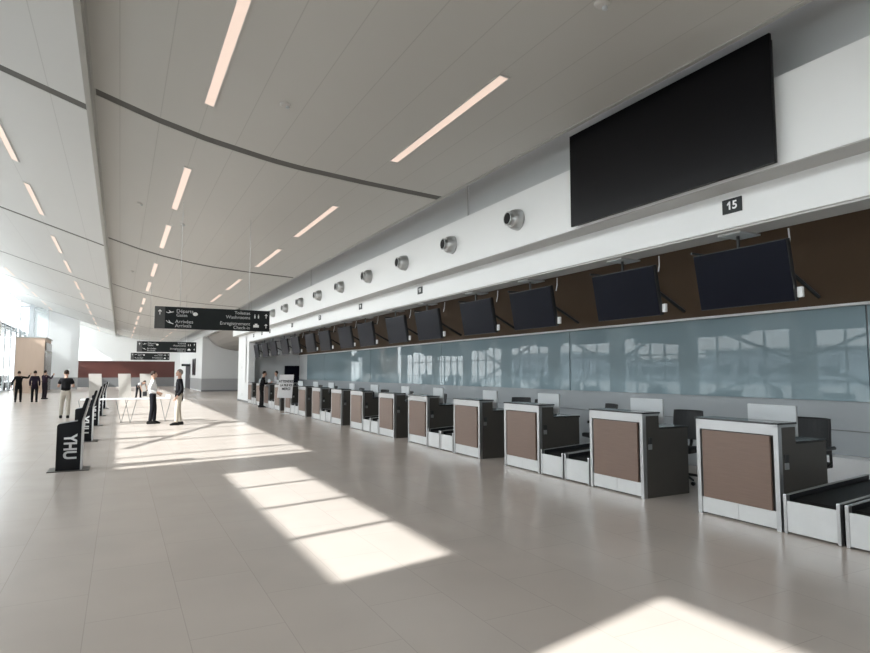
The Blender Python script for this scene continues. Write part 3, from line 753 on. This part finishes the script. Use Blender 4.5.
    for v in bm.verts:
        q = inv @ (v.co - hc)
        if q.z < -.035 or (q.y > .045 and q.z < .065) or (q.y > .0 and q.z < .0): kill.append(v)
    bmesh.ops.delete(bm, geom=kill, context='VERTS')
    bmesh.ops.solidify(bm, geom=bm.faces[:], thickness=.008)
    obj('hair', bm, cm(hair), t, smooth=True)
    # trousers
    V = [hip]; R = [(.150,.120)]; E = []
    def add(p, r, frm): V.append(p); R.append(r); E.append((frm, len(V) - 1)); return len(V) - 1
    add(up(.17), (.136,.106), 0)
    for hj, kn, an in ft:
        a = add(hj, .102, 0); b = add(kn, .076, a); c = add(an + Vector((0, 0, -.01)), .062, b)
    obj('trousers', skin(V, E, R, 1), cm(pants), t, smooth=True)
    # shirt or jacket
    low = up(-.22) if jacket else up(-.01)
    V = [up(.25)]; R = [(.150,.118)]; E = []
    add(waist, (.148,.115), 0); a = add(low, (.192,.155) if jacket else (.158,.126), 1)
    a = add(up(.40), (.160,.122), 0); n_ = add(up(.515), (.085,.075), a)
    for sh, el, wr in ((shL, EL, WL), (shR, ER, WR)):
        b = add(sh, .064, a)
        if sleeves == 'short': add(sh + (el - sh) * .72, .066, b)
        else:
            c = add(el, .060, b); add(wr - (wr - el).normalized() * .02, .045, c)
    obj('jacket' if jacket else 'shirt', skin(V, E, R, 1), cm(top), t, smooth=True)
    for hj, kn, an in ft:
        bm = bmesh.new(); pr2 = [(-.09, 0), (.19, 0), (.20, .03), (.12, .07), (.04, .10), (-.08, .10), (-.10, .05)]
        prism(bm, [(an.y + a_, b_) for a_, b_ in pr2], 'x', an.x - .045, an.x + .045)
        bmesh.ops.bevel(bm, geom=bm.edges[:], offset=.012, segments=2, affect='EDGES')
        obj('shoe', bm, cm(shoes), t)
    return t
relax = (((-.06, -.02, -.28), (-.05, .06, -.52)), ((.06, -.02, -.28), (.05, .06, -.52)))
hip_h = (((-.10, -.05, -.27), (-.03, .14, -.42)), ((.10, -.05, -.27), (.03, .14, -.42)))
front = (((-.07, .02, -.27), (.06, .24, -.24)), ((.07, .02, -.27), (-.06, .24, -.24)))
# facing: rz rotates +Y ; rz=0 faces away from the camera down the hall
person((-1.66, 24.8, 0), .1, 'person walking away in a black shirt and light khaki trousers, arms in front', (((-.08, -.02, -.26), (-.05, .20, -.24)), ((.08, -.02, -.26), (.05, .20, -.24))),
       legs=((.12, .05), (.09, -.10)), top=(.012,.012,.014), pants=(.50,.46,.40), sleeves='short', H=1.64)
person((.93, 20.75, 0), -PI/2 - .1, 'person in a white shirt and dark trousers facing the person in the black blazer', (((-.05, -.10, -.26), (-.02, .12, -.40)), ((.05, -.10, -.27), (.02, .15, -.36))),
       legs=((.07, .06), (.08, -.06)), top=(.82,.83,.84), pants=(.012,.012,.016), hair=(.05,.035,.03), H=1.60)
person((1.62, 19.95, 0), PI/2 + .1, 'person in a black blazer and beige trousers facing the person in the white shirt', (((-.05, -.05, -.28), (-.04, .10, -.50)), ((.05, -.05, -.28), (.04, .06, -.52))),
       legs=((.08, .07), (.08, -.07)), top=(.010,.010,.012), pants=(.50,.46,.39), hair=(.22,.20,.18), H=1.65, jacket=True)
person((-4.78, 39.0, 0), .1, 'person all in black at the far left raising an arm', (((-.12, -.02, -.25), (-.16, .02, -.48)), ((.26, .02, -.05), (.34, .10, .14))), legs=((.12, 0), (.12, 0)), top=(.008,.008,.008), pants=(.010,.010,.010), H=1.62, jacket=True)
person((-4.02, 38.6, 0), 0, 'person in dark purple-black clothes standing second from the left', relax, legs=((.10, .06), (.12, -.04)), top=(.018,.012,.022), pants=(.010,.010,.012), H=1.64, jacket=True)
person((-3.93, 42.5, 0), -.6, 'person half hidden behind the one in dark purple, holding a phone up', (((-.08, .14, -.2), (-.02, .30, -.02)), ((.14, .12, -.16), (.12, .30, .06))), top=(.03,.018,.03), pants=(.02,.015,.02), H=1.66)
person((1.02, 40.6, 0), -2.6, 'person bending over in dark clothes between the display boards', (((-.05, .12, -.27), (-.02, .2, -.46)), ((.05, .12, -.27), (.02, .2, -.46))), legs=((.16, .02), (.16, 0)), top=(.35,.35,.35), pants=(.012,.012,.014), bend=1.25, H=1.5, sleeves='short')
person((5.74, 28.15, 0), -PI/2 - .3, 'person in black leaning forward at a far check-in desk', front, legs=((.09, -.05), (.09, .05)), top=(.012,.012,.014), pants=(.012,.012,.012), hair=(.02,.015,.012), lean=.18, H=1.62)
person((7.0, 30.75, 0), PI/2, 'person in a pale shirt behind the counter beside the white poster', front, top=(.42,.41,.42), pants=(.03,.03,.04), H=1.62)
t = thing('shoulder_bag', 'small black bag at the hip of the person in the white shirt', 'bag', (.70, 20.72, .93))
obj('pouch', box(-.06, .06, -.09, .09, -.07, .07, bev=.02), M['black_plastic'], t); obj('strap', tb([(.02, 0, .07), (.10, 0, .12), (.16, 0, .13)], .012, 6), M['black_plastic'], t)
